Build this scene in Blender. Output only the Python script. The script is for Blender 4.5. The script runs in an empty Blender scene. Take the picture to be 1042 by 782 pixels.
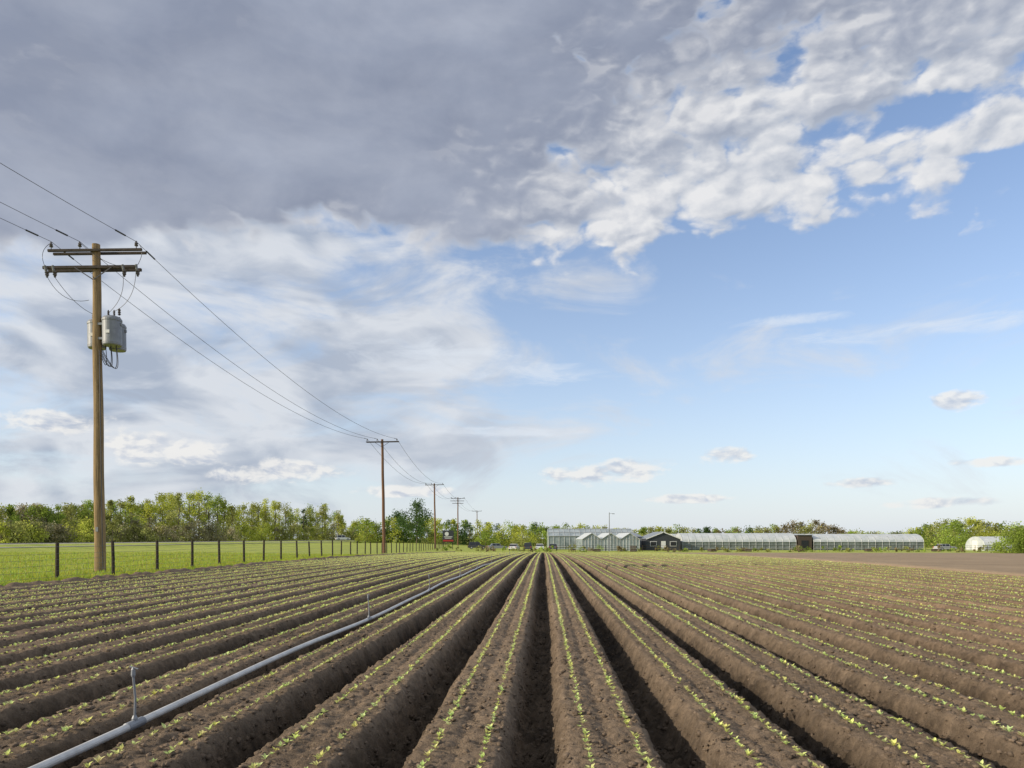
import bpy, bmesh, math, numpy as np
from mathutils import Vector, Matrix
R = np.random.default_rng(7)
sc = bpy.context.scene
TH = math.atan(0.0426); CT, ST = math.cos(TH), math.sin(TH)
EYE = 1.5

def ss(x):
    x = np.clip(x, 0, 1); return x*x*(3-2*x)
def uv2xy(u, v): return u*CT+v*ST, -u*ST+v*CT
def xy2uv(x, y): return x*CT-y*ST, x*ST+y*CT
def terr_uv(u, v):
    u = np.asarray(u, float); v = np.asarray(v, float)
    return -1.2*ss((v-40)/120)*ss((u+45)/35)
def terr(x, y):
    u, v = xy2uv(x, y)
    return float(terr_uv(u, v))

# ---------- numpy noise
TAB = R.random((512, 512))
def vn(x, y, ox=0):
    xi = np.floor(x).astype(int); yi = np.floor(y).astype(int)
    fx = x-xi; fy = y-yi; fx = fx*fx*(3-2*fx); fy = fy*fy*(3-2*fy)
    a = TAB[(xi+ox) % 512, (yi+ox*3) % 512]; b = TAB[(xi+1+ox) % 512, (yi+ox*3) % 512]
    c = TAB[(xi+ox) % 512, (yi+1+ox*3) % 512]; d = TAB[(xi+1+ox) % 512, (yi+1+ox*3) % 512]
    return (a*(1-fx)+b*fx)*(1-fy)+(c*(1-fx)+d*fx)*fy-0.5

# ---------- material helpers
def mat(name, base=(.5,.5,.5), rough=.8, metal=0.0, var=None, scale=5.0, bump=0.0, bscale=40, attr=None, stretch=None, transl=0.0, detail=5, bdist=0.02):
    m = bpy.data.materials.new(name); m.use_nodes = True
    nt = m.node_tree; N = nt.nodes; L = nt.links
    b = N['Principled BSDF']; b.inputs['Roughness'].default_value = rough
    b.inputs['Metallic'].default_value = metal
    if rough > .7: b.inputs['Specular IOR Level'].default_value = .15
    tc = N.new('ShaderNodeTexCoord'); src = tc.outputs['Object']
    if stretch:
        mp = N.new('ShaderNodeMapping'); mp.inputs['Scale'].default_value = stretch
        L.new(src, mp.inputs['Vector']); src = mp.outputs['Vector']
    col = None
    if var is None: var = tuple(c*.75 for c in base)
    nz = N.new('ShaderNodeTexNoise'); nz.inputs['Scale'].default_value = scale; nz.inputs['Detail'].default_value = detail
    nz.inputs['Roughness'].default_value = .65
    L.new(src, nz.inputs['Vector'])
    rp = N.new('ShaderNodeValToRGB'); rp.color_ramp.elements[0].position = .32; rp.color_ramp.elements[1].position = .68
    rp.color_ramp.elements[0].color = (*var, 1); rp.color_ramp.elements[1].color = (*base, 1)
    L.new(nz.outputs['Fac'], rp.inputs['Fac']); col = rp.outputs['Color']
    if attr:
        at = N.new('ShaderNodeAttribute'); at.attribute_name = attr
        mx = N.new('ShaderNodeMix'); mx.data_type = 'RGBA'; mx.blend_type = 'MULTIPLY'; mx.inputs[0].default_value = 1
        L.new(col, mx.inputs[6]); L.new(at.outputs['Color'], mx.inputs[7]); col = mx.outputs[2]
    L.new(col, b.inputs['Base Color'])
    if bump > 0:
        n2 = N.new('ShaderNodeTexNoise'); n2.inputs['Scale'].default_value = bscale; n2.inputs['Detail'].default_value = 5
        n2.inputs['Roughness'].default_value = .7
        L.new(src, n2.inputs['Vector'])
        bp = N.new('ShaderNodeBump'); bp.inputs['Strength'].default_value = bump; bp.inputs['Distance'].default_value = bdist
        L.new(n2.outputs['Fac'], bp.inputs['Height']); L.new(bp.outputs['Normal'], b.inputs['Normal'])
    if transl > 0:
        df = N.new('ShaderNodeBsdfDiffuse'); L.new(col, df.inputs['Color'])
        tr = N.new('ShaderNodeBsdfTranslucent'); L.new(col, tr.inputs['Color'])
        ms = N.new('ShaderNodeMixShader'); ms.inputs['Fac'].default_value = transl
        L.new(df.outputs[0], ms.inputs[1]); L.new(tr.outputs[0], ms.inputs[2])
        L.new(ms.outputs[0], N['Material Output'].inputs['Surface']); N.remove(b)
    return m

# ---------- fast quad mesh accumulator
class Acc:
    def __init__(s): s.v=[]; s.c=[]; s.m=[]
    def quads(s, Q, col, mi=0):
        Q = np.asarray(Q, float).reshape(-1,4,3); n=len(Q)
        s.v.append(Q.reshape(-1,3))
        col = np.broadcast_to(np.asarray(col,float),(n,3))
        s.c.append(np.repeat(col,4,axis=0)); s.m.append(np.full(n,mi))
    def tube(s, pts, rad, col=(1,1,1), mi=0, n=6):
        pts = np.asarray(pts,float); k=len(pts); rad=np.broadcast_to(np.asarray(rad,float),(k,))
        t = np.gradient(pts,axis=0); t/= np.linalg.norm(t,axis=1)[:,None]+1e-9
        ref = np.array([0,0,1.]) if abs(t[0][2])<.8 else np.array([1.,0,0])
        a = np.cross(t,ref); a/=np.linalg.norm(a,axis=1)[:,None]+1e-9; b=np.cross(t,a)
        ang = np.linspace(0,2*np.pi,n,endpoint=False)
        ring = pts[:,None,:]+rad[:,None,None]*(np.cos(ang)[None,:,None]*a[:,None,:]+np.sin(ang)[None,:,None]*b[:,None,:])
        nx = np.roll(ring,-1,axis=1)
        Q = np.stack([ring[:-1],nx[:-1],nx[1:],ring[1:]],axis=2).reshape(-1,4,3)
        s.quads(Q,col,mi)
    def build(s, name, mats, smooth=False, parent=None):
        V=np.concatenate(s.v); C=np.concatenate(s.c); Mi=np.concatenate(s.m)
        me=bpy.data.meshes.new(name); nv=len(V); nf=nv//4
        me.vertices.add(nv); me.vertices.foreach_set('co',V.astype(np.float32).ravel())
        me.loops.add(nv); me.loops.foreach_set('vertex_index',np.arange(nv,dtype=np.int32))
        me.polygons.add(nf); me.polygons.foreach_set('loop_start',np.arange(0,nv,4,dtype=np.int32))
        me.polygons.foreach_set('material_index',Mi.astype(np.int32))
        if smooth: me.polygons.foreach_set('use_smooth',np.ones(nf,bool))
        a=me.color_attributes.new('Col','FLOAT_COLOR','POINT')
        a.data.foreach_set('color',np.concatenate([C,np.ones((nv,1))],1).astype(np.float32).ravel())
        for m in mats: me.materials.append(m)
        me.update(); me.validate()
        o=bpy.data.objects.new(name,me); sc.collection.objects.link(o)
        if parent: o.parent=parent
        return o

def grid_mesh(name, X, Y, Z, mats, C=None, MI=None, smooth=True):
    nr,nc=X.shape; V=np.stack([X,Y,Z],-1).reshape(-1,3)
    i=np.arange(nr*nc).reshape(nr,nc)
    F=np.stack([i[:-1,:-1],i[:-1,1:],i[1:,1:],i[1:,:-1]],-1).reshape(-1,4)
    me=bpy.data.meshes.new(name); nf=len(F)
    me.vertices.add(len(V)); me.vertices.foreach_set('co',V.astype(np.float32).ravel())
    me.loops.add(nf*4); me.loops.foreach_set('vertex_index',F.astype(np.int32).ravel())
    me.polygons.add(nf); me.polygons.foreach_set('loop_start',np.arange(0,nf*4,4,dtype=np.int32))
    if MI is not None: me.polygons.foreach_set('material_index',MI.astype(np.int32).ravel())
    if smooth: me.polygons.foreach_set('use_smooth',np.ones(nf,bool))
    if C is not None:
        a=me.color_attributes.new('Col','FLOAT_COLOR','POINT')
        c4=np.ones((len(V),4)); c4[:,:3]=C.reshape(-1,3)
        a.data.foreach_set('color',c4.astype(np.float32).ravel())
    for m in mats: me.materials.append(m)
    me.update(calc_edges=True); me.validate()
    o=bpy.data.objects.new(name,me); sc.collection.objects.link(o); return o

def empty(name, loc=(0,0,0), rz=0):
    e=bpy.data.objects.new(name,None); e.location=loc; e.rotation_euler=(0,0,rz); sc.collection.objects.link(e); return e
def bm_obj(name,bm,m,parent=None,loc=(0,0,0),rot=(0,0,0),smooth=False):
    me=bpy.data.meshes.new(name); bm.normal_update(); bm.to_mesh(me); bm.free()
    me.materials.append(m)
    if smooth:
        for p in me.polygons: p.use_smooth=True
    o=bpy.data.objects.new(name,me); sc.collection.objects.link(o); o.location=loc; o.rotation_euler=rot
    if parent: o.parent=parent
    return o
def box(name,loc,dim,m,parent=None,rot=(0,0,0),bev=0.0):
    bm=bmesh.new(); bmesh.ops.create_cube(bm,size=1)
    bmesh.ops.scale(bm,vec=dim,verts=bm.verts)
    if bev>0: bmesh.ops.bevel(bm,geom=bm.edges[:],offset=bev,segments=2,affect='EDGES')
    return bm_obj(name,bm,m,parent,loc,rot)
def lathe(name,prof,m,parent=None,loc=(0,0,0),rot=(0,0,0),n=20):
    bm=bmesh.new(); rings=[]
    for r,z in prof:
        rings.append([bm.verts.new((r*math.cos(2*math.pi*k/n),r*math.sin(2*math.pi*k/n),z)) for k in range(n)])
    for a,b in zip(rings[:-1],rings[1:]):
        for k in range(n): bm.faces.new((a[k],a[(k+1)%n],b[(k+1)%n],b[k]))
    bm.faces.new(rings[-1]); bm.faces.new(rings[0][::-1])
    return bm_obj(name,bm,m,parent,loc,rot,smooth=False)
def prism(name,prof,length,m,parent=None,loc=(0,0,0),rot=(0,0,0),axis='X'):
    """profile (a,z) extruded along X (profile in YZ) centred"""
    bm=bmesh.new()
    A=[bm.verts.new((-length/2,a,z)) for a,z in prof]; B=[bm.verts.new((length/2,a,z)) for a,z in prof]
    n=len(prof)
    for k in range(n): bm.faces.new((A[k],A[(k+1)%n],B[(k+1)%n],B[k]))
    bm.faces.new(A[::-1]); bm.faces.new(B)
    bmesh.ops.recalc_face_normals(bm,faces=bm.faces[:])
    return bm_obj(name,bm,m,parent,loc,rot)

# ---------- materials
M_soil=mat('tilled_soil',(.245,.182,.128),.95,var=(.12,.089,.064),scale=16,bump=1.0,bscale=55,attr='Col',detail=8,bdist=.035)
M_clod=mat('soil_clod',(.22,.165,.118),.95,var=(.12,.090,.066),scale=30,bump=.6,bscale=90,attr='Col')
M_bare=mat('bare_soil',(.36,.27,.18),.95,var=(.24,.18,.12),scale=.25,bump=1,bscale=6,bdist=.1,detail=10)
M_grass=mat('grass_ground',(.38,.41,.085),.9,var=(.23,.28,.055),scale=.35,bump=.8,bscale=8,bdist=.08,detail=10)
M_blade=mat('grass_blades',(1,1,1),.7,var=(.7,.75,.6),scale=.6,attr='Col',transl=.3)
M_seed=mat('lettuce_leaf',(1,1,1),.55,var=(.85,.88,.75),scale=8,attr='Col',transl=.35,detail=1)
M_leaf=mat('tree_leaves',(1,1,1),.75,var=(.7,.74,.66),scale=.25,attr='Col',transl=.45,detail=1)
M_bark=mat('bark',(.19,.155,.11),.9,scale=6)
M_wood=mat('pole_wood',(.35,.245,.125),.8,var=(.14,.10,.055),scale=3,stretch=(6,6,.35),bump=.6,bscale=12)
M_wood2=mat('pole_wood_red',(.20,.115,.07),.8,var=(.13,.07,.04),scale=3,stretch=(6,6,.35))
M_arm=mat('crossarm_wood',(.075,.062,.052),.85,var=(.045,.038,.032),scale=8)
M_post=mat('fence_post_wood',(.075,.06,.045),.9,var=(.035,.03,.024),scale=6,bump=.5)
M_wire=mat('fence_wire',(.22,.22,.21),.5,.6)
M_cable=mat('cable',(.05,.05,.055),.5,.3)
M_gal=mat('transformer_paint',(.25,.265,.285),.5,.1,var=(.17,.18,.20),scale=4)
M_pipe=mat('aluminium_pipe',(.62,.61,.59),.5,.15,var=(.42,.415,.40),scale=5)
M_porc=mat('porcelain',(.10,.085,.08),.3)
M_asph=mat('asphalt',(.075,.075,.075),.9,var=(.05,.05,.05),scale=2)
M_gravel=mat('gravel',(.46,.43,.38),.95,var=(.33,.31,.27),scale=5,bump=.6)
M_white=mat('white_paint',(.75,.75,.73),.6,var=(.6,.6,.58),scale=6)
M_yellow=mat('yellow_paint',(.65,.45,.06),.6)
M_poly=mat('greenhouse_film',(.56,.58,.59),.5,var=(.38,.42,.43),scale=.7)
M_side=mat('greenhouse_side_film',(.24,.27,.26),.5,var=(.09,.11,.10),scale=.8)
M_glass=mat('greenhouse_glass',(.36,.41,.43),.25,var=(.16,.20,.21),scale=.5)
M_frame=mat('galvanised_frame',(.50,.52,.52),.5,.3)
M_char=mat('charcoal_siding',(.045,.05,.06),.7,var=(.03,.034,.04),scale=2)
M_roof=mat('grey_metal_roof',(.22,.24,.27),.5,var=(.17,.19,.21),scale=1)
M_brown=mat('weathered_boards',(.09,.07,.058),.8)
M_dark=mat('dark_opening',(.015,.017,.02),.3)
M_tyre=mat('tyre_rubber',(.02,.02,.02),.9)
M_win=mat('car_glass',(.02,.025,.03),.08)
M_red=mat('red_paint',(.45,.03,.02),.5)

# ---------- GROUND sheet
UL,UR,VE=-16.6,19.2,132.0
us=np.array([-4000,-2000,-1000,-500,-300,-200,-150,-120,-100,-90,-84,-82,-78,-64,-60,-55,-50,-45,-40,-35,-30,-26,-23,-20,-18.5,-17.4,UL,UL+.15,-12,-6,0,6,12,UR-.15,UR,21,24,28,34,42,55,70,90,120,160,220,320,500,1000,2000,4000.])
vs=np.array([-3000,-1000,-300,-100,-40,-15,-5,0,2,5,10,15,20,25,30,35,40,45,50,55,60,65,70,75,80,85,90,95,100,105,110,115,120,125,VE-.15,VE,135,140,145,150,155,160,170,185,200,230,270,330,400,500,700,1000,1500,2500,4000.])
U,V=np.meshgrid(us,vs)
Z=terr_uv(U,V)
road=np.interp(U,[-82,-78,-64,-60],[0,.76,.76,0]); Z=Z+road
inner=(U>=UL+.1)&(U<=UR-.1)&(V<=VE-.1)&(V>=-50)
Z=np.where(inner,Z-.7,Z)
X,Y=uv2xy(U,V)
uc=(us[:-1]+us[1:])/2; vc=(vs[:-1]+vs[1:])/2
UC,VC=np.meshgrid(uc,vc)
MI=np.where((UC>UL)&(VC<VE)&(UC<130),1,0)
grid_mesh('ground',X,Y,Z,[M_grass,M_bare],MI=MI)

# ---------- CROP FIELD
P=1.09; C0=-.05
def bedz(u,v):
    w=u+.03*vn(v*.25,v*0+3,5)*2
    s=np.abs(((w-C0)/P) % 1.0-.5)*P   # 0 bed centre, P/2 furrow
    t=ss((s-.275)/.195)
    z=-.28*t - .02*np.exp(-(s/.05)**2)
    k=np.floor((w-C0)/P)
    z=z*(.88+.25*TAB[(k.astype(int)+60)%512,7])*(1-.28*ss((u-3.5)/5))
    return z,t
ua=np.concatenate([np.arange(UL,-7,.05),np.arange(-7,7,.022),np.arange(7,UR,.05),[UR]])
vl=[2.0]
while vl[-1]<VE: vl.append(vl[-1]+max(.02,.006*vl[-1]))
va=np.array(vl); va[-1]=VE
U,V=np.meshgrid(ua,va)
bz,t=bedz(U,V)
rough=.015+.036*t*(1-t)*4*.7+.020*t
nz=(vn(U*7,V*7,1)*.8+vn(U*15,V*15,2)*.9+vn(U*31,V*31,3)*.85+vn(U*50,V*50,4)*.7)
cl=np.maximum(vn(U*22,V*22,11)-.12,0)*.06*(.5+t)
big=vn(U*1.5,V*1.1,9)*.03
Z=bz+nz*rough*1.7+cl+big*(.4+t)
edge=np.minimum(ss((U-UL)/.5),ss((UR-U)/.5))
edge=np.minimum(edge,ss((VE-V)/1.5))
Z=Z*edge-.03*(1-edge)+.12*np.exp(-((U-UL-.5)/.35)**2)*(1+vn(V*3,U*3,8)*1.4)
X,Y=uv2xy(U,V)
damp_shade=1.10-.80*t+.35*vn(U*.8,V*.25,13)+.32*vn(U*5,V*5,14)+.28*vn(U*18,V*18,15)  # damp furrow soil, with furrow shade painted in too, plus random blotches
damp_shade*=1+.22*ss((U-3)/8)  # sunlight painted into the colour: right-hand beds made lighter
warm=1+.08*ss((U-3)/8)  # warm tint of the painted sunlight on the right-hand beds
C=np.stack([damp_shade*warm,damp_shade,damp_shade*(2-warm)*.98],-1)
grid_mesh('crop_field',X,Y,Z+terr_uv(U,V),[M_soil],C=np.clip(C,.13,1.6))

# ---------- CLODS
ico=bmesh.new(); bmesh.ops.create_icosphere(ico,subdivisions=1,radius=1)
iv=np.array([v.co[:] for v in ico.verts]); iff=np.array([[v.index for v in f.verts] for f in ico.faces]); ico.free()
def clods(name,n,vmin,vmax,smin,smax,ulo,uhi):
    v=vmin*(vmax/vmin)**R.random(n); half=np.minimum(v*.80+1.2,40)
    u=R.uniform(-1,1,n)*half; ok=(u>ulo)&(u<uhi); u=u[ok]; v=v[ok]; n=len(u)
    bz,t=bedz(u,v); keep=R.random(n)<(.5+.5*t); u=u[keep];v=v[keep];bz=bz[keep];n=len(u)
    sz=smin+(smax-smin)*R.random(n)**4
    A=iv[None]*(1+.9*(R.random((n,len(iv),1))-.5))
    sc3=np.stack([R.uniform(.7,1.4,n),R.uniform(.7,1.4,n),R.uniform(.5,.9,n)],-1)
    A=A*sc3[:,None]*sz[:,None,None]
    x,y=uv2xy(u,v); z=bz+terr_uv(u,v)+sz*.15
    A=A+np.stack([x,y,z],-1)[:,None]
    V=A.reshape(-1,3); F=(iff[None]+(np.arange(n)*len(iv))[:,None,None]).reshape(-1,3)
    me=bpy.data.meshes.new(name); me.vertices.add(len(V)); me.vertices.foreach_set('co',V.astype(np.float32).ravel())
    me.loops.add(len(F)*3); me.loops.foreach_set('vertex_index',F.astype(np.int32).ravel())
    me.polygons.add(len(F)); me.polygons.foreach_set('loop_start',np.arange(0,len(F)*3,3,dtype=np.int32))
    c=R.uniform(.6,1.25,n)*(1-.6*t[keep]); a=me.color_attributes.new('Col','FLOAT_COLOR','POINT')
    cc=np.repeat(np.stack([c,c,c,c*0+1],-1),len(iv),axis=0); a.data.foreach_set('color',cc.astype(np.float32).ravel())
    me.materials.append(M_clod); me.update(calc_edges=True); me.validate()
    o=bpy.data.objects.new(name,me); sc.collection.objects.link(o)
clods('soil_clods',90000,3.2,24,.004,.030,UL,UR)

# ---------- SEEDLINGS
acc=Acc(); US=[];VS=[]
for k in range(-15,18):
    c=C0+P*(k+.5)
    if c<UL+.6 or c>UR-.5: continue
    for off in (-.18,.18):
        v=np.arange(3.0,VE-3,.105); v=v+R.normal(0,.015,len(v)); u=c+off+R.normal(0,.009,len(v))
        miss=R.random(len(v))<.05+.25*(vn(v*.5,v*0+k*3.1+off,21)>.3)
        US.append(u[~miss]);VS.append(v[~miss])
u=np.concatenate(US);v=np.concatenate(VS)
x,y=uv2xy(u,v)
ok=(np.abs(x)<y*.74+1); u=u[ok];v=v[ok];x=x[ok];y=y[ok]
bz,_=bedz(u,v); z=bz+terr_uv(u,v)+.012
def leaves(sel,nl,cut,ms):
    xs,ys,zs=x[sel],y[sel],z[sel]; n=len(xs)
    size=R.uniform(.55,1.2,n)*ms
    colb=np.stack([R.uniform(.66,.82,n),R.uniform(.74,.84,n),R.uniform(.26,.38,n)],-1)
    a0=R.uniform(0,6.28,n)
    for j in range(nl):
        a=a0+j*6.28/nl*1.0+R.normal(0,.35,n); ln=.039*size*R.uniform(.7,1.25,n); w=ln*R.uniform(.22,.32,n); el=R.uniform(.6,1.35,n)
        d=np.stack([np.cos(a)*np.cos(el),np.sin(a)*np.cos(el),np.sin(el)],-1)
        s=np.stack([-np.sin(a),np.cos(a),0*a],-1)
        b=np.stack([xs,ys,zs],-1)
        m=b+d*(ln*.6)[:,None]; d2=np.stack([np.cos(a)*np.cos(el-.6),np.sin(a)*np.cos(el-.6),np.sin(el-.6)],-1)
        tip=m+d2*(ln*.55)[:,None]
        ml=m-s*w[:,None]; mr=m+s*w[:,None]
        cj=colb*R.uniform(.75,1.15,n)[:,None]
        if cut:
            acc.quads(np.stack([b,mr,tip,ml],1),cj)
        else:
            mc=m-np.array([0,0,.005])
            acc.quads(np.stack([b,mr,tip,mc],1),cj); acc.quads(np.stack([b,mc,tip,ml],1),cj)
near=y<13; mid=(y>=13)&(y<40); far=y>=40
leaves(near,6,False,1.0); leaves(mid,5,True,1.3); leaves(far,3,True,1.8)
acc.build('lettuce_seedlings',[M_seed])

# ---------- IRRIGATION PIPE
pr=empty('irrigation_pipe')
acc=Acc()
vv=np.arange(2.2,120,.5); uu=-3.42+.10*np.sin(vv*.13)+.05*np.sin(vv*.41+1)+.25*ss((vv-12)/40)
px,py=uv2xy(uu,vv); pz=terr_uv(uu,vv)-.02+.012*np.sin(vv*.8)
acc.tube(np.stack([px,py,pz],-1),.032,n=14)
acc.build('pipe',[M_pipe],smooth=True,parent=pr)
rv=[5.95+7.9*i for i in range(13)]
acc=Acc()
for a in rv:
    uq=np.interp(a,vv,uu); qx,qy=uv2xy(uq,a); qz=float(np.interp(a,vv,pz))
    acc.tube([(qx,qy,qz),(qx+.005,qy,qz+.22),(qx-.012,qy,qz+.40)],[.011,.010,.010],n=8)
    acc.tube([(qx-.012,qy,qz+.39),(qx-.012,qy,qz+.405),(qx-.012,qy,qz+.45),(qx-.012,qy,qz+.47)],[.014,.019,.016,.007],n=8)
    acc.tube([(qx-.04,qy,qz+.475),(qx+.03,qy,qz+.455)],[.007,.006],n=6)
    acc.tube([(qx,qy,qz-.001),(qx,qy,qz+.05),(qx,qy,qz+.075)],[.026,.024,.014],n=8)
    t=np.array([ST,CT,0]); p=np.array([qx,qy,qz]); acc.tube([p-t*.12,p-t*.115,p+t*.115,p+t*.12],[.032,.039,.039,.032],n=14)
acc.build('sprinkler_risers',[M_gal],parent=pr)

# ---------- GRASS tufts
acc=Acc(); n=90000
gy=19+58*R.random(n)**1.6; gu=UL-.1-(R.random(n)**1.5)*42
gx,gy2=uv2xy(gu,gy); gz=terr_uv(gu,gy)
keep=(gx>-gy2*.75-1); gx=gx[keep];gy2=gy2[keep];gz=gz[keep];n=len(gx)
a=R.uniform(0,6.28,n); h=R.uniform(.05,.15,n)*(1+1.2*np.maximum(vn(gx*.5,gy2*.5,31),0)); w=R.uniform(.012,.028,n)
b=np.stack([gx,gy2,gz-.01],-1); s=np.stack([np.cos(a),np.sin(a),0*a],-1)*w[:,None]
lean=np.stack([R.normal(0,.3,n),R.normal(0,.3,n),np.ones(n)],-1)*h[:,None]
cg=np.stack([R.uniform(.32,.52,n),R.uniform(.40,.54,n),R.uniform(.06,.11,n)],-1)
acc.quads(np.stack([b-s,b+s,b+lean+s*.2,b+lean-s*.2],1),cg)
acc.build('grass_tufts',[M_blade])

# ---------- ROAD
def strip(name,ul,ur,zl,zr,m,parent=None,v0=-200,v1=900,n=60,dash=None):
    acc=Acc(); vv=np.linspace(v0,v1,n)
    if dash: segs=[(a,a+dash[0]) for a in np.arange(v0,v1,dash[1])]
    else: segs=list(zip(vv[:-1],vv[1:]))
    for a,b in segs:
        q=[]
        for (uq,vq,zq) in ((ul,a,zl),(ur,a,zr),(ur,b,zr),(ul,b,zl)):
            xx,yy=uv2xy(uq,vq); q.append((xx,yy,zq))
        acc.quads([q],(1,1,1))
    return acc.build(name,[m],parent=parent)
rd=empty('road')
strip('asphalt_surface',-76,-66,.81,.81,M_asph,rd)
strip('gravel_shoulder_near',-66,-62.0,.81,.43,M_gravel,rd)
strip('gravel_shoulder_far',-79.8,-76,.47,.81,M_gravel,rd)
strip('edge_line_near',-66.6,-66.4,.815,.815,M_white,rd)
strip('edge_line_far',-75.6,-75.4,.815,.815,M_white,rd)
strip('centre_line',-71.1,-70.9,.815,.815,M_yellow,rd,dash=(3,9))

# ---------- FENCE
fe=empty('wire_fence')
acc=Acc(); FX=-16.1; fy=[22.57+3.63*i for i in range(46)]
tops=[]
for i,yy in enumerate(fy):
    fx=FX+R.normal(0,.04); z0=terr(fx,yy); hh=1.39+R.normal(0,.03); lx=R.normal(0,.025); ly=R.normal(0,.02)
    acc.tube([(fx,yy,z0-.1),(fx+lx*.5,yy,z0+.7),(fx+lx,yy+ly,z0+hh-.015),(fx+lx,yy+ly,z0+hh),(fx+lx,yy+ly,z0+hh+.002)],[.068,.064,.06,.05,.001],n=9)
    tops.append((fx,yy,z0))
acc.build('posts',[M_post],parent=fe)
acc=Acc()
for hgt in (.15,.35,.55,.75,.95,1.2):
    pts=[(fx+.06,yy,z0+hgt) for fx,yy,z0 in tops]; acc.tube(pts,.0045,n=4)
for i in range(14):
    (x0,y0,z0),(x1,y1,z1)=tops[i],tops[i+1]
    for t in np.arange(0,1,.1):
        acc.tube([(x0+.06+(x1-x0)*t,y0+(y1-y0)*t,z0+.15),(x0+.06+(x1-x0)*t,y0+(y1-y0)*t,z0+.95)],.003,n=3)
acc.build('wires',[M_wire],parent=fe)

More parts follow.
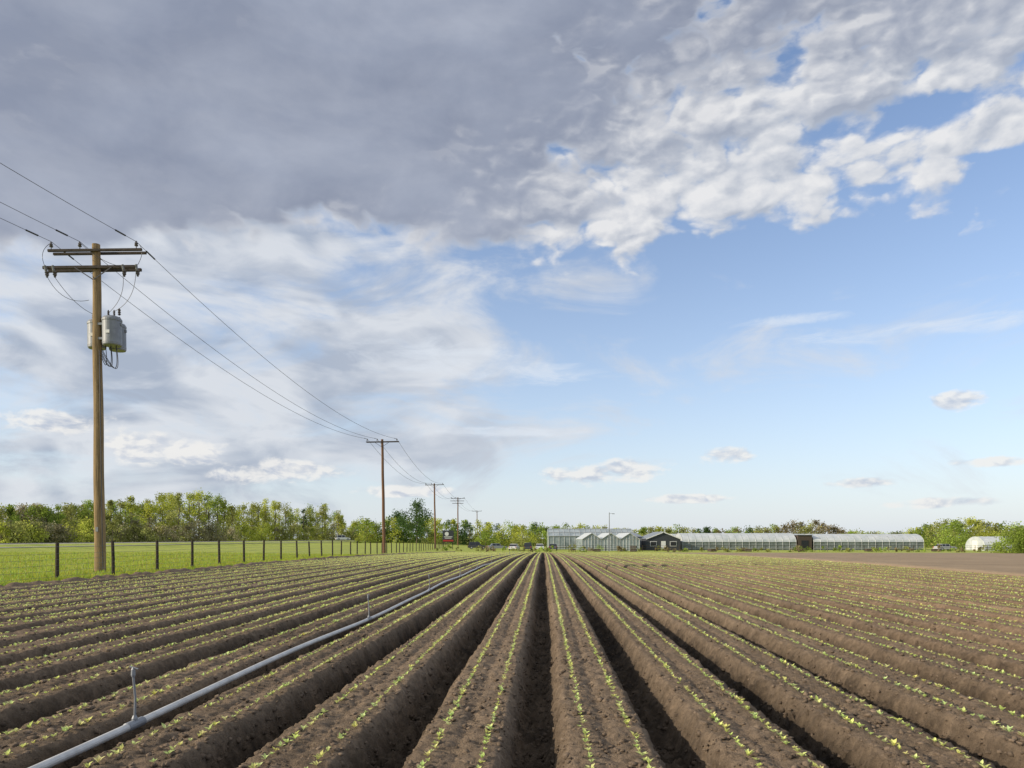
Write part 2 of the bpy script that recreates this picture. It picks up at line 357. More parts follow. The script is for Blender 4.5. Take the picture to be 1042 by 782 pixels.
# ---------- UTILITY POLES
poles=[(-20.3,-30.0,14.7,0),(-18.5,33.2,14.7,1),(-16.4,94.8,14.6,2),(-17.2,166,14.6,2),(-16.4,224,14.6,3),(-15.4,330,14.4,2)]
ATT=[-1.9,-.62,1.9]
def insul(par,x,z,y=0,s=1.0,down=False):
    prof=[(.02,0),(.02,.09),(.07,.10),(.085,.14),(.05,.17),(.07,.19),(.075,.22),(.04,.27),(.045,.30),(.02,.33)]
    lathe('insulator',[(r*s,zz*s) for r,zz in prof],M_porc,par,(x,y,z),(math.pi if down else 0,0,0),n=10)
def pole(X,Y,H,kind):
    z0=terr(X,Y); e=empty('utility_pole',(X,Y,z0))
    lean={1:-.18,2:-.25}.get(kind,0)
    e.rotation_euler=(0,math.atan(lean/H),0)
    acc=Acc(); r0,r1=(.235,.165) if kind==1 else (.21,.15)
    zs=np.linspace(-.3,H,14); wob=.012*np.sin(zs*1.1)
    acc.tube(np.stack([wob,wob*.6,zs],-1),np.interp(zs,[0,H],[r0,r1]),n=18)
    acc.tube([(wob[-1],wob[-1]*.6,H-.002),(wob[-1],wob[-1]*.6,H+.02)],[r1,.002],n=18)
    acc.build('shaft',[M_wood if kind==1 else M_wood2],smooth=True,parent=e)
    za=H-.33
    for dy in (-.20,.20):
        box('upper_crossarm',(0.05,dy,za),(4.2,.10,.11),M_arm,e,bev=.01)
    if kind in(1,3):
        for dy in (-.20,.20):
            box('lower_crossarm',(-.18,dy+.0,za-.76),(4.2,.11,.13),M_arm,e,bev=.01)
    if kind==3:
        box('third_crossarm',(0,-.2,za-1.5),(3.4,.11,.14),M_arm,e,bev=.01)
    for sx in (-1,1):
        L=1.25; a=math.radians(34)
        box('brace',(sx*.50,-.262,za-.36+ (0)),(L,.02,.045),M_cable,e,rot=(0,sx*-a,0)) if kind!=1 else box('brace',(sx*.42,-.272,za-1.06),(.98,.02,.045),M_cable,e,rot=(0,sx*-a,0))
    for ax in ATT: insul(e,ax,za+.06,y=-.2)
    if kind==1:
        for ax in (-2.1,-1.75,1.35,1.95):
            insul(e,ax,za-.83,y=-.2,s=1.15,down=True)
            lathe('cutout',[(.03,0),(.05,.04),(.05,.2),(.07,.22),(.03,.26)],M_gal,e,(ax+.05,-.36,za-.98),(.3,0,0),n=10)
        def can(cx,cy,h=1.25,r=.37,zz=10.15):
            prof=[(r*.93,0),(r,.05),(r,.10),(r*1.02,.11),(r*1.02,.15),(r,.16),(r,h-.22),(r*1.05,h-.20),(r*1.05,h-.12),(r*1.0,h-.10),(r*.9,h-.03),(r*.5,h+.03),(.02,h+.04)]
            lathe('transformer_tank',prof,M_gal,e,(cx,cy,zz),n=28)
            box('lifting_lug',(cx+r+.02,cy,zz+h-.35),(.06,.10,.12),M_gal,e); box('name_plate',(cx,cy-r-.012,zz+.55),(.2,.02,.14),M_white,e)
            for dx in (-.13,.13):
                lathe('bushing',[(.03,0),(.055,.04),(.03,.08),(.055,.12),(.03,.16),(.05,.20),(.02,.30)],M_porc,e,(cx+dx,cy-.05,zz+h),n=10)
        can(.64,.05,r=.40,h=1.3); can(-.30,.50,h=1.28,r=.38); can(.42,.92,h=1.25,r=.36)
        box('mounting_bracket',(.25,.10,11.1),(.75,.5,.10),M_gal,e); box('mounting_bracket',(.25,.10,10.45),(.75,.5,.10),M_gal,e)
        acc=Acc()
        def droop(p0,p1,s,r=.011,bulge=(0,0,0)):
            t=np.linspace(0,1,14)[:,None]; p=np.array(p0)*(1-t)+np.array(p1)*t; w=4*t*(1-t)
            p=p+w*np.array([bulge[0],bulge[1],-s]); acc.tube(p,r,n=5)
        droop((-2.1,-.36,za-1.0),(-.3,-.1,za-2.2),.45,bulge=(-.15,0,0)); droop((1.35,-.36,za-1.0),(.55,0,11.65),.1,bulge=(.25,0,0))
        droop((1.95,-.36,za-1.0),(.7,0,11.65),.25,bulge=(.25,0,0)); droop((-1.75,-.36,za-1.1),(-.2,.6,11.65),.35)
        droop((-1.9,-.2,za+.35),(-2.1,-.3,za-.8),-.1,bulge=(-.25,0,0)); droop((1.9,-.2,za+.35),(1.95,-.3,za-.8),-.1,bulge=(.25,0,0))
        droop((-.62,-.2,za+.35),(1.35,-.3,za-.8),.2)
        for q in range(5):
            droop((.35+.12*q,.02+.2*(q%2),10.2),(.24,-.1,9.6+.1*q),.6+.1*q,.016,bulge=(.12+.05*q,0,0))
        acc.tube([(.19,-.19,9.9),(.205,-.20,5),(.24,-.22,.0)],.018,n=6)
        acc.build('jumper_cables',[M_cable],parent=e)
        lathe('surge_arrester',[(.03,0),(.07,.05),(.04,.09),(.07,.14),(.04,.19),(.07,.24),(.02,.32)],M_porc,e,(1.0,0,11.5),n=10)
        box('pole_tag',(0,-.235,1.9),(.12,.01,.2),M_gal,e)
    return z0
for p in poles: pole(*p)
acc=Acc()
for a,b in zip(poles[:-1],poles[1:]):
    for ax in ATT:
        la={1:-.18,2:-.25}.get(a[3],0); lb={1:-.18,2:-.25}.get(b[3],0)
        t=np.linspace(0,1,40)
        px=(a[0]+ax+la)*(1-t)+(b[0]+ax+lb)*t; py=a[1]*(1-t)+b[1]*t-.2
        zA=terr(a[0],a[1])+a[2]+.05; zB=terr(b[0],b[1])+b[2]+.05
        pz=zA*(1-t)+zB*t-4*1.7*t*(1-t)
        acc.tube(np.stack([px,py,pz],-1),np.interp(py,[0,33,95,160],[.009,.011,.018,.022]),n=5)
        for tt in (.02,.98):
            if b[1]>100: continue
            i=np.array([tt-.006,tt,tt+.006]); qx=np.interp(i,t,px);qy=np.interp(i,t,py);qz=np.interp(i,t,pz)
            acc.tube(np.stack([qx,qy,qz],-1),.035,n=7)
acc.build('power_lines',[M_cable])

# ---------- TREES
PAL={'poplar':(.52,.55,.10),'olive':(.38,.385,.13),'grey':(.38,.34,.21),'dark':(.09,.15,.05),'green':(.33,.42,.085),'brown':(.32,.26,.15)}
def tree(acc,X,Y,H,W,kind,z0=None,ncl=24,per=44,ls=.34,base=.12):
    if z0 is None: z0=terr(X,Y)-.1
    col=np.array(PAL[kind])*R.uniform(.85,1.15)
    tw=.014*H
    acc.tube([(X,Y,z0-.2),(X+R.normal(0,.1),Y,z0+H*.4),(X+R.normal(0,.25),Y,z0+H*.8)],[tw,tw*.7,tw*.15],(1,1,1),1,n=6)
    th=base+(1-base)*R.random(ncl)**.9
    q=np.clip((th-base)/(1-base),0,1)
    prof=.55+.6*np.sin(np.pi*q**.8)-.75*q**3
    prof=np.clip(prof,.08,1.1)
    a=R.uniform(0,6.28,ncl); rr=W/2*prof*np.sqrt(R.random(ncl))
    cx=X+np.cos(a)*rr; cy=Y+np.sin(a)*rr; cz=z0+H*th*.93
    for i in range(0,ncl,3):
        acc.tube([(X,Y,z0+H*th[i]*.6),((X+cx[i])/2,(Y+cy[i])/2,(z0+H*th[i]*.6+cz[i])/2+.1),(cx[i],cy[i],cz[i])],[tw*.35,tw*.22,tw*.06],(1,1,1),1,n=4)
    cr=R.uniform(.6,1.25,ncl)*W*.16
    n=ncl*per; ci=np.repeat(np.arange(ncl),per)
    off=np.clip(R.normal(0,1,(n,3)),-1.7,1.7)*.6; off[:,2]*=.95
    c=np.stack([cx[ci],cy[ci],cz[ci]],-1)+off*cr[ci][:,None]
    c[:,2]=np.maximum(c[:,2],z0+.2)
    q1=R.normal(0,1,(n,3)); q1/=np.linalg.norm(q1,axis=1)[:,None]; q2=R.normal(0,1,(n,3)); q2-=q1*np.sum(q1*q2,1)[:,None]; q2/=np.linalg.norm(q2,axis=1)[:,None]
    s=(ls*R.uniform(.6,1.2,n))[:,None]*.58
    Q=np.stack([c-q1*s,c+q2*s*.75,c+q1*s,c-q2*s*.75],1)
    cc=np.minimum(col[None]*(R.uniform(.6,1.35,ncl)[ci]*R.uniform(.75,1.25,n))[:,None],.8)
    acc.quads(Q,cc,0)
def XY(px,Y): return (px-521)/752.0*Y
lx=[-60,0,30,60,78,100,118,140,160,185,205,225,235,248,265,285,300,318,335,350,362]
lt=[510,512,510,513,506,509,503,505,501,495,495,499,514,508,507,505,515,512,512,518,528]
acc=Acc()
for row in range(2):
  for px in np.arange(-90,362,7.5):
    px=px+R.normal(0,3); Y=np.interp(px,[0,200,360],[150,205,285])+R.normal(0,4)+row*9
    top=np.interp(px,lx,lt)+abs(R.normal(0,4))-1+row*3; H=(548-top)/752*Y+1.5
    k='olive' if px<70 and R.random()<.6 else R.choice(['poplar','poplar','green','poplar','olive'])
    if px<40 and R.random()<.5: k='grey'
    tree(acc,XY(px,Y),Y,H,R.uniform(4.5,7)*(1 if H<12 else 1.15),k,ncl=28,per=50,base=.06)
for px in np.arange(-100,372,5.5):
    px=px+R.normal(0,2); Y=np.interp(px,[0,200,360],[140,190,268])+R.normal(0,4)
    H=R.uniform(3.2,5.2)+(548-520)/752*Y*.15
    tree(acc,XY(px,Y),Y,H,R.uniform(5,8),R.choice(['olive','grey','poplar','poplar','olive']),ncl=15,per=44,base=.02,ls=.36)
acc.build('distant_treeline',[M_leaf,M_bark])
acc=Acc()
mx=[362,380,400,420,440,450,462,480,500,520,540,560,580,600,640,690,740,800,812,830,850,870,900,930,940,960,1000,1030,1080,1200]
mt=[528,531,530,527,528,532,529,528,533,531,532,534,531,532,536,534,537,533,528,527,536,540,541,537,533,528,527,535,532,530]
for px in np.arange(364,1200,5.5):
    px=px+R.normal(0,2); Y=R.uniform(235,275) if px<930 else R.uniform(205,235)
    top=np.interp(px,mx,mt)+abs(R.normal(0,2.5)); H=(548-top)/752*Y+2.7
    if 690<px<800: k=R.choice(['brown','green','olive','dark'])
    elif 800<=px<860: k=R.choice(['brown','olive','brown'])
    elif px<560: k=R.choice(['poplar','green','green','poplar','dark'])
    else: k=R.choice(['poplar','green','olive'])
    tree(acc,XY(px,Y),Y,H,R.uniform(5.5,9),k,ncl=20,per=44,ls=.42,base=.03)
for px in np.arange(364,1200,5):
    Y=R.uniform(225,300); H=R.uniform(3,5); tree(acc,XY(px,Y),Y,H,R.uniform(5,8),R.choice(['green','olive','dark']),ncl=9,per=36,ls=.45,base=.02)
acc.build('distant_treeline',[M_leaf,M_bark])
def single(name,px,Y,top,W,kind,**k):
    acc=Acc(); H=(548-top)/752*Y+1.5-terr(XY(px,Y),Y); tree(acc,XY(px,Y),Y,H,W,kind,**k); acc.build(name,[M_leaf,M_bark])
single('deciduous_tree',424,230,510,11,'dark',ncl=50,per=80,ls=.4,base=.2)
single('deciduous_tree',405,245,520,9,'dark',ncl=30,per=60,ls=.4,base=.2)
single('bush',1032,120,533,6.0,'green',ncl=45,per=100,ls=.22,base=.02)
single('bush',1052,118,536,6.0,'green',ncl=45,per=100,ls=.22,base=.02)
single('bush',972,190,531,11,'green',ncl=40,per=70,ls=.3,base=.03)
single('bush',1005,185,540,8,'poplar',ncl=30,per=70,ls=.3,base=.03)
single('spruce_tree',309,255,508,2.2,'dark',ncl=20,per=40,ls=.3,base=.05)

# ---------- GREENHOUSES
def arch(w,wall,h,n=12):
    p=[(-w/2,0),(-w/2,wall)]
    for i in range(1,n): 
        a=math.pi*(1-i/n); p.append((w/2*math.cos(a),wall+(h-wall)*math.sin(a)))
    return p+[(w/2,wall),(w/2,0)]
def tunnel(x0,x1,Y,h=3.9,w=8,wall=1.9,side=M_side,rz=0):
    L=x1-x0; cx=(x0+x1)/2; e=empty('hoop_greenhouse',(cx,Y,terr(cx,Y)-.02),rz)
    A=arch(w,wall,h)
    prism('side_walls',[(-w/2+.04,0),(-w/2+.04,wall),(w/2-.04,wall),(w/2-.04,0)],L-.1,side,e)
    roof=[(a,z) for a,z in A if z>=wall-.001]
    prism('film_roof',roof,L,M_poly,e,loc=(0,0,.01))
    acc=Acc()
    k=int(L/1.5)
    for i in range(k+1):
        xx=-L/2+L*i/k
        acc.tube([(xx,a*1.008,z*1.006+.015) for a,z in A],.035,n=4)
    acc.tube([(-L/2,-w/2-.03,wall),(L/2,-w/2-.03,wall)],.06,n=4); acc.tube([(-L/2,-w/2-.03,.45),(L/2,-w/2-.03,.45)],.08,n=4)
    acc.tube([(-L/2,-w/2-.03,1.2),(L/2,-w/2-.03,1.2)],.03,n=4)
    acc.build('hoops',[M_frame],parent=e)
    box('end_door',(-L/2-.03,0,1.1),(.05,2.0,2.2),M_white,e)
    return e
tunnel(38.7,64.6,172); tunnel(68.6,93.6,172,h=3.7)
tunnel(40,66,186,h=3.8); tunnel(70,92,186,h=3.8)
tunnel(104,111.5,166,h=3.1,w=7,wall=.8,side=M_poly)
def gable_house(name,cx,Y,W,D,wall,ridge,mw,mr,spans=1,frames=True):
    e=empty(name,(cx,Y,terr(cx,Y)-.02)); w=W/spans
    for s in range(spans):
        ox=-W/2+w*(s+.5)
        prism('walls',[(-w/2+.01,0),(-w/2+.01,wall),(0,ridge-.06),(w/2-.01,wall),(w/2-.01,0)],D,mw,e,loc=(ox,0,0),rot=(0,0,math.pi/2))
        for sg in(-1,1):
            l=math.hypot(w/2,ridge-wall); a=math.atan2(ridge-wall,w/2)
            box('roof_slope',(ox+sg*w/4,0,(wall+ridge)/2+.05),(l+.12,D+.4,.07),mr,e,rot=(0,sg*a,0))
        if frames:
            acc=Acc(); y=-D/2-.03
            for q in np.linspace(-w/2,w/2,7):
                acc.tube([(ox+q,y,0),(ox+q,y,wall+(ridge-wall)*(1-abs(q)/(w/2)))],.045,n=4)
            for zz in (.5,wall): acc.tube([(ox-w/2,y,zz),(ox+w/2,y,zz)],.045,n=4)
            acc.tube([(ox-w/2,y,wall),(ox,y,ridge),(ox+w/2,y,wall)],.08,n=4)
            acc.build('glazing_bars',[M_frame],parent=e)
    return e
gable_house('glass_greenhouse',21.4,168,12.4,16,2.5,3.8,M_glass,M_poly,spans=3)
e=empty('glass_greenhouse',(19.5,186,terr(21,186)))
prism('glass_walls',[(-4,0),(-4,3.2),(4,3.2),(4,0)],21,M_glass,e)
prism('glass_roof',[(-4.1,3.2),(0,5.0),(4.1,3.2)],21.2,M_glass,e,loc=(0,0,.01))
acc=Acc()
for i in range(17):
    xx=-10.5+21*i/16; acc.tube([(xx,-4.04,0),(xx,-4.06,3.2)],.05,n=4); acc.tube([(xx,-4.12,3.24),(xx,0,5.05)],.05,n=4)
for zz,yy in ((.6,-4.06),(3.22,-4.13),(5.05,0),(4.15,-2.05)): acc.tube([(-10.5,yy,zz+.02),(10.5,yy,zz+.02)],.08,n=4)
acc.build('glazing_bars',[M_frame],parent=e)
e=gable_house('charcoal_farm_shop',33.6,170,7.6,12,2.6,4.1,M_char,M_roof,frames=False)
box('door',(0,-6.03,1.05),(1.0,.06,2.1),M_white,e); 
for sx in(-2.2,2.2):
    box('window_frame',(sx,-6.03,1.5),(1.5,.06,1.1),M_white,e); box('window',(sx,-6.07,1.5),(1.3,.04,.9),M_win,e)
for sg in(-1,1):
    l=math.hypot(3.8,1.5); a=math.atan2(1.5,3.8)
    box('barge_board',(sg*1.9,-6.22,3.33),(l+.15,.05,.2),M_white,e,rot=(0,sg*a,0))
e=empty('storage_shed',(66.6,171,terr(66,171)))
box('walls',(0,0,1.7),(3.2,6,3.4),M_brown,e); box('roof',(0,0,3.47),(3.6,6.4,.14),M_roof,e); box('door',(0,-3.03,1.1),(1.6,.06,2.2),M_dark,e)
e=empty('low_annex',(28.3,174,terr(28,174)))
box('walls',(0,0,1.5),(3.2,8,3.0),M_roof,e); prism('roof',[(-4.2,3.0),(-4.2,3.1),(4.2,3.9),(4.2,3.0)],3.4,M_roof,e,loc=(0,0,.01)); box('window',(0,-4.03,1.6),(1.8,.05,1.0),M_win,e)
e=empty('light_pole',(XY(620,150),150,terr(20,150)))
lathe('mast',[(.12,0),(.07,7.9),(.02,7.95)],M_gal,e,n=10); box('lamp_arm',(.4,0,7.7),(.9,.06,.06),M_gal,e); box('lamp_head',(.85,0,7.65),(.5,.2,.12),M_gal,e,bev=.03)

e=empty('headland_fence')
acc=Acc(); yy=150
for xx in np.arange(9,100,2.5):
    z0=terr(xx,yy); acc.tube([(xx,yy,z0),(xx,yy,z0+1.25)],.05,n=5)
for hz_ in (.4,.8,1.2): acc.tube([(xx,yy,terr(xx,yy)+hz_) for xx in np.arange(9,100,5.)],.02,n=4)
acc.build('posts_and_rails',[M_post],parent=e)
for i,(xx,yy) in enumerate([(12,146),(17,147),(24,146),(40,148),(47,147),(58,148),(72,149),(86,150)]):
    e=empty('crate_stack',(xx,yy,terr(xx,yy)),R.uniform(-.4,.4))
    for j in range(int(R.integers(1,3))):
        for s in range(4): box('slat',(0,-.6,.08+j*.62+s*.14),(1.2,.03,.10),M_brown,e)
        for s in range(4): box('slat_back',(0,.6,.08+j*.62+s*.14),(1.2,.03,.10),M_brown,e)
        for sx in(-.58,.58): box('side',(sx,0,.30+j*.62),(.04,1.16,.5),M_brown,e)
        box('floor',(0,0,.05+j*.62),(1.1,1.1,.04),M_brown,e)
acc=Acc()
for xx in np.arange(-14,100,1.6):
    Y=R.uniform(138,160); tree(acc,xx+R.normal(0,.8),Y,R.uniform(.5,1.4),R.uniform(1.2,2.6),R.choice(['green','olive','brown']),ncl=4,per=24,ls=.25,base=.05)
acc.build('headland_weeds',[M_leaf,M_bark])

# ---------- SIGN
e=empty('roadside_sign',(XY(456,165),165,terr(-14,165)),.1)
for sx in(-1,1): box('sign_post',(sx*1.0,0,1.0),(.14,.14,2.6),M_post,e)
box('panel',(0,-.02,2.9),(2.5,.16,2.6),M_char,e,bev=.03); box('red_band',(0,-.12,1.9),(2.3,.03,.35),M_red,e)
lathe('emblem',[(.45,0),(.45,.03)],M_white,e,loc=(-.3,-.10,3.4),rot=(math.pi/2,0,0),n=20)
for q,wd in ((2.75,1.9),(2.45,1.5)): box('lettering',(0,-.12,q),(wd,.03,.14),M_white,e)

# ---------- CARS
def car(X,Y,rz,paint,z=None,suv=False):
    pm=mat('car_paint',paint,.25,var=tuple(c*.9 for c in paint),scale=1)
    e=empty('suv' if suv else 'parked_car',(X,Y,terr(X,Y) if z is None else z),rz)
    h=1.72 if suv else 1.45; L=2.3
    low=[(-L,.35),(-L+.03,.72),(-L+.15,.88),(-1.9,.95),(.95,.96),(2.0,.82),(L-.02,.65),(L,.38),(2.0,.28),(-2.05,.28)]
    def solid(name,prof,w,m,taper=None):
        bm=bmesh.new(); n=len(prof); rings=[]
        for sy in (-1,1):
            rings.append([bm.verts.new((a,sy*(w/2-(0 if not taper else taper*(b-.95))),b)) for a,b in prof])
        for k in range(n): bm.faces.new((rings[0][k],rings[0][(k+1)%n],rings[1][(k+1)%n],rings[1][k]))
        bm.faces.new(rings[0][::-1]); bm.faces.new(rings[1]); bmesh.ops.recalc_face_normals(bm,faces=bm.faces[:])
        if not taper: bmesh.ops.bevel(bm,geom=bm.edges[:],offset=.05,segments=2,affect='EDGES')
        return bm_obj(name,bm,m,e)
    solid('body',low,1.82,pm)
    r0=-2.1 if suv else -1.65
    solid('glasshouse',[(r0,.94),(r0+.28,h-.06),(.35,h-.06),(1.05,.94)],1.66,M_win,.22)
    solid('roof',[(r0+.22,h-.08),(r0+.35,h),(.25,h),(.42,h-.08)],1.60,pm,.22)
    for px_ in (r0+.35,-.45,.35+.2):
        for sy in(-1,1): box('pillar',(px_,sy*.77,(h+.9)/2),(.09,.05,h-.95),pm,e,rot=(sy*.2,0,0))
    for wx in(-1.4,1.45):
        for sy in(-1,1):
            lathe('wheel',[(.2,-.11),(.33,-.10),(.34,0),(.33,.10),(.2,.11)],M_tyre,e,(wx,sy*.83,.34),(math.pi/2,0,0),n=18)
            lathe('rim',[(.2,-.01),(.19,.01)],M_frame,e,(wx,sy*.945,.34),(math.pi/2,0,0),n=14)
    for sy in(-1,1):
        box('headlight',(L-.03,sy*.66,.66),(.06,.34,.14),M_frame,e); box('tail_light',(-L+.03,sy*.72,.78),(.06,.2,.2),M_red,e)
car(XY(349,236),236,.35,(.75,.75,.75),z=.82,suv=True)
car(.5,165,1.4,(.6,.6,.62)); car(3.6,166,1.5,(.05,.055,.06),suv=True); car(6.2,165,-1.6,(.7,.7,.7)); car(9.3,167,1.5,(.08,.09,.12))
car(-3.5,176,.2,(.3,.31,.33)); car(95.5,163,.15,(.45,.45,.46)); car(-8.5,180,.1,(.06,.06,.07),suv=True)

# ---------- WORLD
w=bpy.data.worlds.new('World'); sc.world=w; w.use_nodes=True
nt=w.node_tree; N=nt.nodes; Lk=nt.links
STR=.15
bg=N['Background']; bg.inputs['Strength'].default_value=STR
SUN_EL=math.radians(22); SUN_AZ=math.radians(254)
sky=N.new('ShaderNodeTexSky'); sky.sky_type='NISHITA'; sky.sun_disc=False; sky.sun_elevation=SUN_EL; sky.sun_rotation=SUN_AZ
sky.air_density=1.0; sky.dust_density=.6; sky.ozone_density=1.5
def lk(a,s):
    if isinstance(a,(int,float)): s.default_value=a
    else: Lk.new(a,s)
def M(op,a,b=0.0,c=0.0,clamp=False):
    n=N.new('ShaderNodeMath'); n.operation=op; n.use_clamp=clamp
    lk(a,n.inputs[0]); lk(b,n.inputs[1]); lk(c,n.inputs[2]); return n.outputs[0]
def SM(x,a,b):
    n=N.new('ShaderNodeMapRange'); n.interpolation_type='SMOOTHSTEP'
    lk(x,n.inputs[0]); n.inputs[1].default_value=a; n.inputs[2].default_value=b; return n.outputs[0]
def CMB(x,y,z=0.0):
    n=N.new('ShaderNodeCombineXYZ'); lk(x,n.inputs[0]); lk(y,n.inputs[1]); lk(z,n.inputs[2]); return n.outputs[0]
def NZ(vec,scale,detail=8,rough=.55,dist=0.0):
    n=N.new('ShaderNodeTexNoise'); n.noise_dimensions='2D'; Lk.new(vec,n.inputs['Vector']); n.inputs['Scale'].default_value=scale
    n.inputs['Detail'].default_value=detail; n.inputs['Roughness'].default_value=rough; n.inputs['Distortion'].default_value=dist
    return n.outputs['Fac']
def VOR(vec,scale,detail=2):
    n=N.new('ShaderNodeTexVoronoi'); n.feature='F1'; n.voronoi_dimensions='2D'; n.normalize=False
    Lk.new(vec,n.inputs['Vector']); n.inputs['Scale'].default_value=scale
    n.inputs['Detail'].default_value=detail; n.inputs['Roughness'].default_value=.5
    return n.outputs['Distance']
def MX(f,a,b):
    n=N.new('ShaderNodeMix'); n.data_type='RGBA'; lk(f,n.inputs[0])
    for v,s in((a,n.inputs[6]),(b,n.inputs[7])):
        if isinstance(v,tuple): s.default_value=(*[q/STR for q in v],1)
        else: Lk.new(v,s)
    return n.outputs[2]
def RAMP(x,pts,interp='LINEAR'):
    n=N.new('ShaderNodeValToRGB'); n.color_ramp.interpolation=interp; cr=n.color_ramp
    while len(cr.elements)<len(pts): cr.elements.new(.5)
    for e_,(p,v) in zip(cr.elements,pts): e_.position=p; 
    for e_,(p,v) in zip(cr.elements,pts): e_.position=p; e_.color=(v,v,v,1)
    lk(x,n.inputs[0]); return n.outputs['Color']
tc=N.new('ShaderNodeTexCoord'); nm=N.new('ShaderNodeVectorMath'); nm.operation='NORMALIZE'; Lk.new(tc.outputs['Generated'],nm.inputs[0])
sp=N.new('ShaderNodeSeparateXYZ'); Lk.new(nm.outputs[0],sp.inputs[0]); dx,dy,dz=sp.outputs
hyp=M('SQRT',M('ADD',M('MULTIPLY',dx,dx),M('MULTIPLY',dy,dy)))
A=M('ARCTAN2',dx,dy); E=M('MINIMUM',M('DIVIDE',dz,M('MAXIMUM',hyp,.01)),6.0)
def AE(px,py):
    a=math.atan((px-521)/752); return a,(548-py)/752*math.cos(a)
def ELL(px,py,ww,hh):
    a,e_=AE(px,py); wa=ww/752*math.cos(a)**2; he=hh/752*math.cos(a)
    qx=M('MULTIPLY_ADD',A,1/wa,-a/wa); qy=M('MULTIPLY_ADD',E,1/he,-e_/he)
    return M('MULTIPLY_ADD',qy,qy,M('MULTIPLY',qx,qx))
zz=M('ADD',M('MAXIMUM',dz,0.0),.10)
Pp=CMB(M('DIVIDE',dx,zz),M('DIVIDE',dy,zz),0.0)
nP=NZ(Pp,1.1,5,.5,.2)
Q=CMB(M('ADD',A,3.3),M('MULTIPLY',E,1.5),0)
Q2=CMB(M('ADD',A,3.29),M('MULTIPLY_ADD',E,1.5,.020),0)
nQ=NZ(Q,6.0,8,.55,.15); nQ2=NZ(Q2,6.0,2.5,.55,.15)
wq=N.new('ShaderNodeVectorMath'); wq.operation='MULTIPLY_ADD'
nw=N.new('ShaderNodeTexNoise'); nw.noise_dimensions='2D'; nw.inputs['Scale'].default_value=14; nw.inputs['Detail'].default_value=4; Lk.new(Q,nw.inputs['Vector'])
Lk.new(nw.outputs['Color'],wq.inputs[0]); wq.inputs[1].default_value=(.08,.08,0); Lk.new(Q,wq.inputs[2])
wq2=N.new('ShaderNodeVectorMath'); wq2.operation='ADD'; Lk.new(wq.outputs[0],wq2.inputs[0]); wq2.inputs[1].default_value=(-.007,.014,0)
bl1=M('MULTIPLY_ADD',VOR(wq.outputs[0],16,1.5),-.55,.75); bl2=M('MULTIPLY_ADD',VOR(wq2.outputs[0],16,1.0),-.55,.75)
lit=M('MULTIPLY_ADD',M('SUBTRACT',nQ,nQ2),4.0,.55)
lit=M('MULTIPLY_ADD',M('SUBTRACT',bl1,bl2),1.3,lit,clamp=True)
tint=N.new('ShaderNodeMix'); tint.data_type='RGBA'; tint.blend_type='MULTIPLY'; tint.inputs[0].default_value=1
Lk.new(sky.outputs[0],tint.inputs[6]); tint.inputs[7].default_value=(1.16,1.16,1.26,1)
hz=M('POWER',2.718,M('MULTIPLY',M('MAXIMUM',E,0.0),-5.0))
col=MX(M('MULTIPLY',hz,.85),tint.outputs[2],(.69,.76,.86))
An=M('MULTIPLY_ADD',A,1/1.4,.5)
def an(px): return AE(px,0)[0]/1.4+.5
regA=RAMP(An,[(0,1.0),(an(0),1.0),(an(300),.92),(an(430),.70),(an(560),.36),(an(700),.14),(an(1042),.16)],'EASE')
regE=RAMP(M('MULTIPLY',E,1.2),[(0,.65),(.06,.65),(.14,.9),(.30,.95),(.46,.88),(.55,.5),(.8,.4)],'EASE')
streak=NZ(CMB(M('ADD',A,5.0),M('MULTIPLY',E,2.6),.9),4.2,8,.6,.4)
thin=M('ADD',M('MULTIPLY',streak,.95),M('MULTIPLY',nQ,.25))
ta=SM(M('ADD',thin,M('MULTIPLY',M('MULTIPLY',regA,regE),.46)),.70,1.0)
tn=NZ(CMB(M('ADD',A,9.0),M('MULTIPLY',E,2.6),2.3),7,7,.58,.3)
tn2=NZ(CMB(M('ADD',A,8.992),M('MULTIPLY_ADD',E,2.6,.03),2.3),7,2.5,.58,.3)
tshade=M('ADD',SM(tn,.40,.64),M('MULTIPLY',M('SUBTRACT',tn2,tn),3.0),clamp=True)
tcol=MX(M('MULTIPLY',tshade,M('MULTIPLY',regA,.95)),(.71,.74,.79),(.37,.43,.54))
col=MX(M('MULTIPLY',ta,.93),col,tcol)
# small cumulus
G=-5.0
for b_ in [(168,458,64,18),(130,452,30,10),(290,479,62,13),(250,484,40,9),(590,484,54,11),(645,478,38,12),(735,465,32,10),(980,407,30,11),(1010,470,44,6),(960,512,60,6),(880,492,40,6),(60,430,70,12),(700,508,50,5),(420,500,60,7)]:
    G=M('MAXIMUM',G,M('SUBTRACT',1.0,ELL(*b_)))
nC=NZ(CMB(M('ADD',A,2.0),M('MULTIPLY',E,2.0),4.3),22,6,.6,.2)
nC2=NZ(CMB(M('ADD',A,1.996),M('MULTIPLY_ADD',E,2.0,.012),4.3),22,2.5,.6,.2)
GD=M('ADD',M('MULTIPLY',G,.8),M('MULTIPLY',M('SUBTRACT',nC,.5),2.6))
ca=SM(GD,-.1,.7)
clit=M('MULTIPLY_ADD',M('SUBTRACT',nC,nC2),5.0,.82,clamp=True)
ccol=MX(clit,(.54,.59,.69),(.88,.87,.85))
col=MX(M('MULTIPLY',ca,.85),col,ccol)
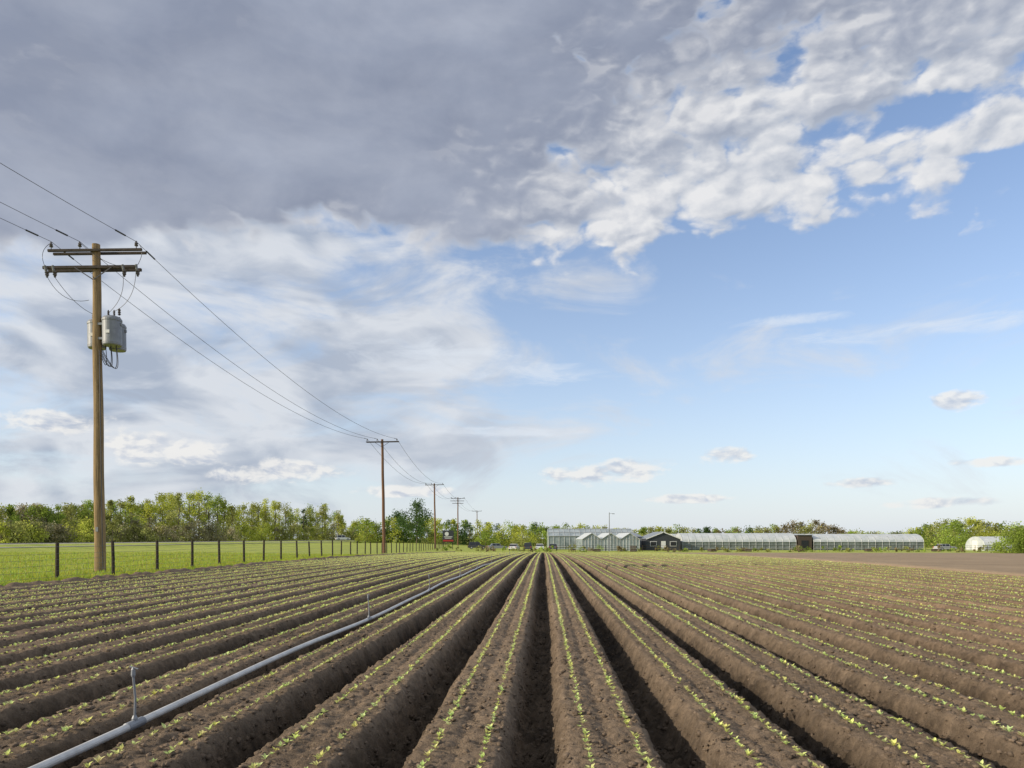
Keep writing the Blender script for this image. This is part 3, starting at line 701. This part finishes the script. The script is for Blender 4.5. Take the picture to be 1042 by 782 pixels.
# wisps
G=-5.0
for b_ in [(940,336,140,10),(800,326,60,6),(545,380,75,11),(440,362,80,18),(500,440,90,6)]:
    G=M('MAXIMUM',G,M('SUBTRACT',1.0,ELL(*b_)))
wn=NZ(CMB(M('ADD',A,7.0),M('MULTIPLY',E,3.5),7.7),11,7,.65,.4)
wa_=SM(M('ADD',M('MULTIPLY',G,.45),M('MULTIPLY',M('SUBTRACT',wn,.5),2.2)),-.15,.8)
col=MX(M('MULTIPLY',wa_,.62),col,(.76,.82,.90))
# main cloud deck
pts=[(-120,275),(0,270),(100,262),(200,246),(300,248),(400,256),(500,264),(600,276),(650,266),(700,244),(770,244),(850,230),(980,220),(1042,190),(1130,140)]
edge=RAMP(An,[(0,AE(-120,275)[1])]+[(an(x_),AE(x_,y_)[1]) for x_,y_ in pts[1:-1]]+[(1,AE(1130,140)[1])])
cap=RAMP(An,[(0,1.3),(an(430),1.3),(an(560),.98),(an(680),.90),(an(850),.84),(an(1042),.72)],'EASE')
D=M('MINIMUM',M('DIVIDE',M('SUBTRACT',E,edge),.075),cap)
amp=RAMP(An,[(0,.32),(an(450),.38),(an(600),.60),(an(1042),.68)],'EASE')  
nn=M('ADD',M('ADD',M('MULTIPLY',M('SUBTRACT',nQ,.5),2.4),M('MULTIPLY',M('SUBTRACT',bl1,.5),1.5)),M('MULTIPLY',M('SUBTRACT',nP,.5),.9))
D=M('ADD',D,M('MULTIPLY',nn,M('MULTIPLY',amp,1.4)))
for px,py,ww,hh,st in [(572,160,14,18,.35),(625,188,22,10,.25),(955,112,46,18,.75),(1030,165,60,24,.9),(700,262,40,16,.4)]:
    g=M('POWER',2.718,M('MULTIPLY',ELL(px,py,ww,hh),-1.0))
    D=M('MULTIPLY_ADD',g,-st,D)
al=SM(D,-.10,.38)
dk=0.0
for px,py,ww,hh,st in [(90,100,430,270,1.2),(430,120,260,130,.55),(800,-40,520,150,.95)]:
    g=M('POWER',2.718,M('MULTIPLY',ELL(px,py,ww,hh),-1.0))
    dk=M('MULTIPLY_ADD',g,st,dk)
dk=M('ADD',dk,M('MULTIPLY',M('SUBTRACT',nP,.5),.8)); dk=M('ADD',dk,M('MULTIPLY',M('SUBTRACT',lit,.5),-.5)); dk=M('ADD',dk,M('MULTIPLY',M('SUBTRACT',nQ,.5),.8))
dk=M('MULTIPLY',SM(dk,-.05,1.0),SM(D,.0,.50))
bright=MX(lit,(.48,.53,.62),(.83,.83,.84))
fine=M('MULTIPLY_ADD',M('SUBTRACT',nQ,.5),2.0,M('MULTIPLY_ADD',M('SUBTRACT',nP,.5),1.6,.45),clamp=True)
darkc=MX(fine,(.255,.29,.385),(.37,.41,.51))
dc=MX(M('MULTIPLY',dk,.95),bright,darkc)
col=MX(M('MULTIPLY',al,.97),col,dc)
Lk.new(col,bg.inputs['Color'])

# ---------- SUN
sd=bpy.data.lights.new('sun','SUN'); sd.energy=5.0; sd.angle=math.radians(.5); sd.color=(1,.88,.70)
so=bpy.data.objects.new('sun',sd); sc.collection.objects.link(so)
dirv=Vector((math.sin(SUN_AZ)*math.cos(SUN_EL),math.cos(SUN_AZ)*math.cos(SUN_EL),math.sin(SUN_EL)))
so.rotation_euler=dirv.to_track_quat('Z','Y').to_euler()

# ---------- CAMERA
cd=bpy.data.cameras.new('camera'); co=bpy.data.objects.new('camera',cd); sc.collection.objects.link(co)
co.location=(0,0,EYE); co.rotation_euler=(math.pi/2,0,0); cd.sensor_width=36; cd.lens=25.98; cd.shift_y=157/1042
cd.clip_start=.05; cd.clip_end=9000; sc.camera=co
sc.view_settings.view_transform='Standard'; sc.view_settings.look='None'; sc.view_settings.exposure=0
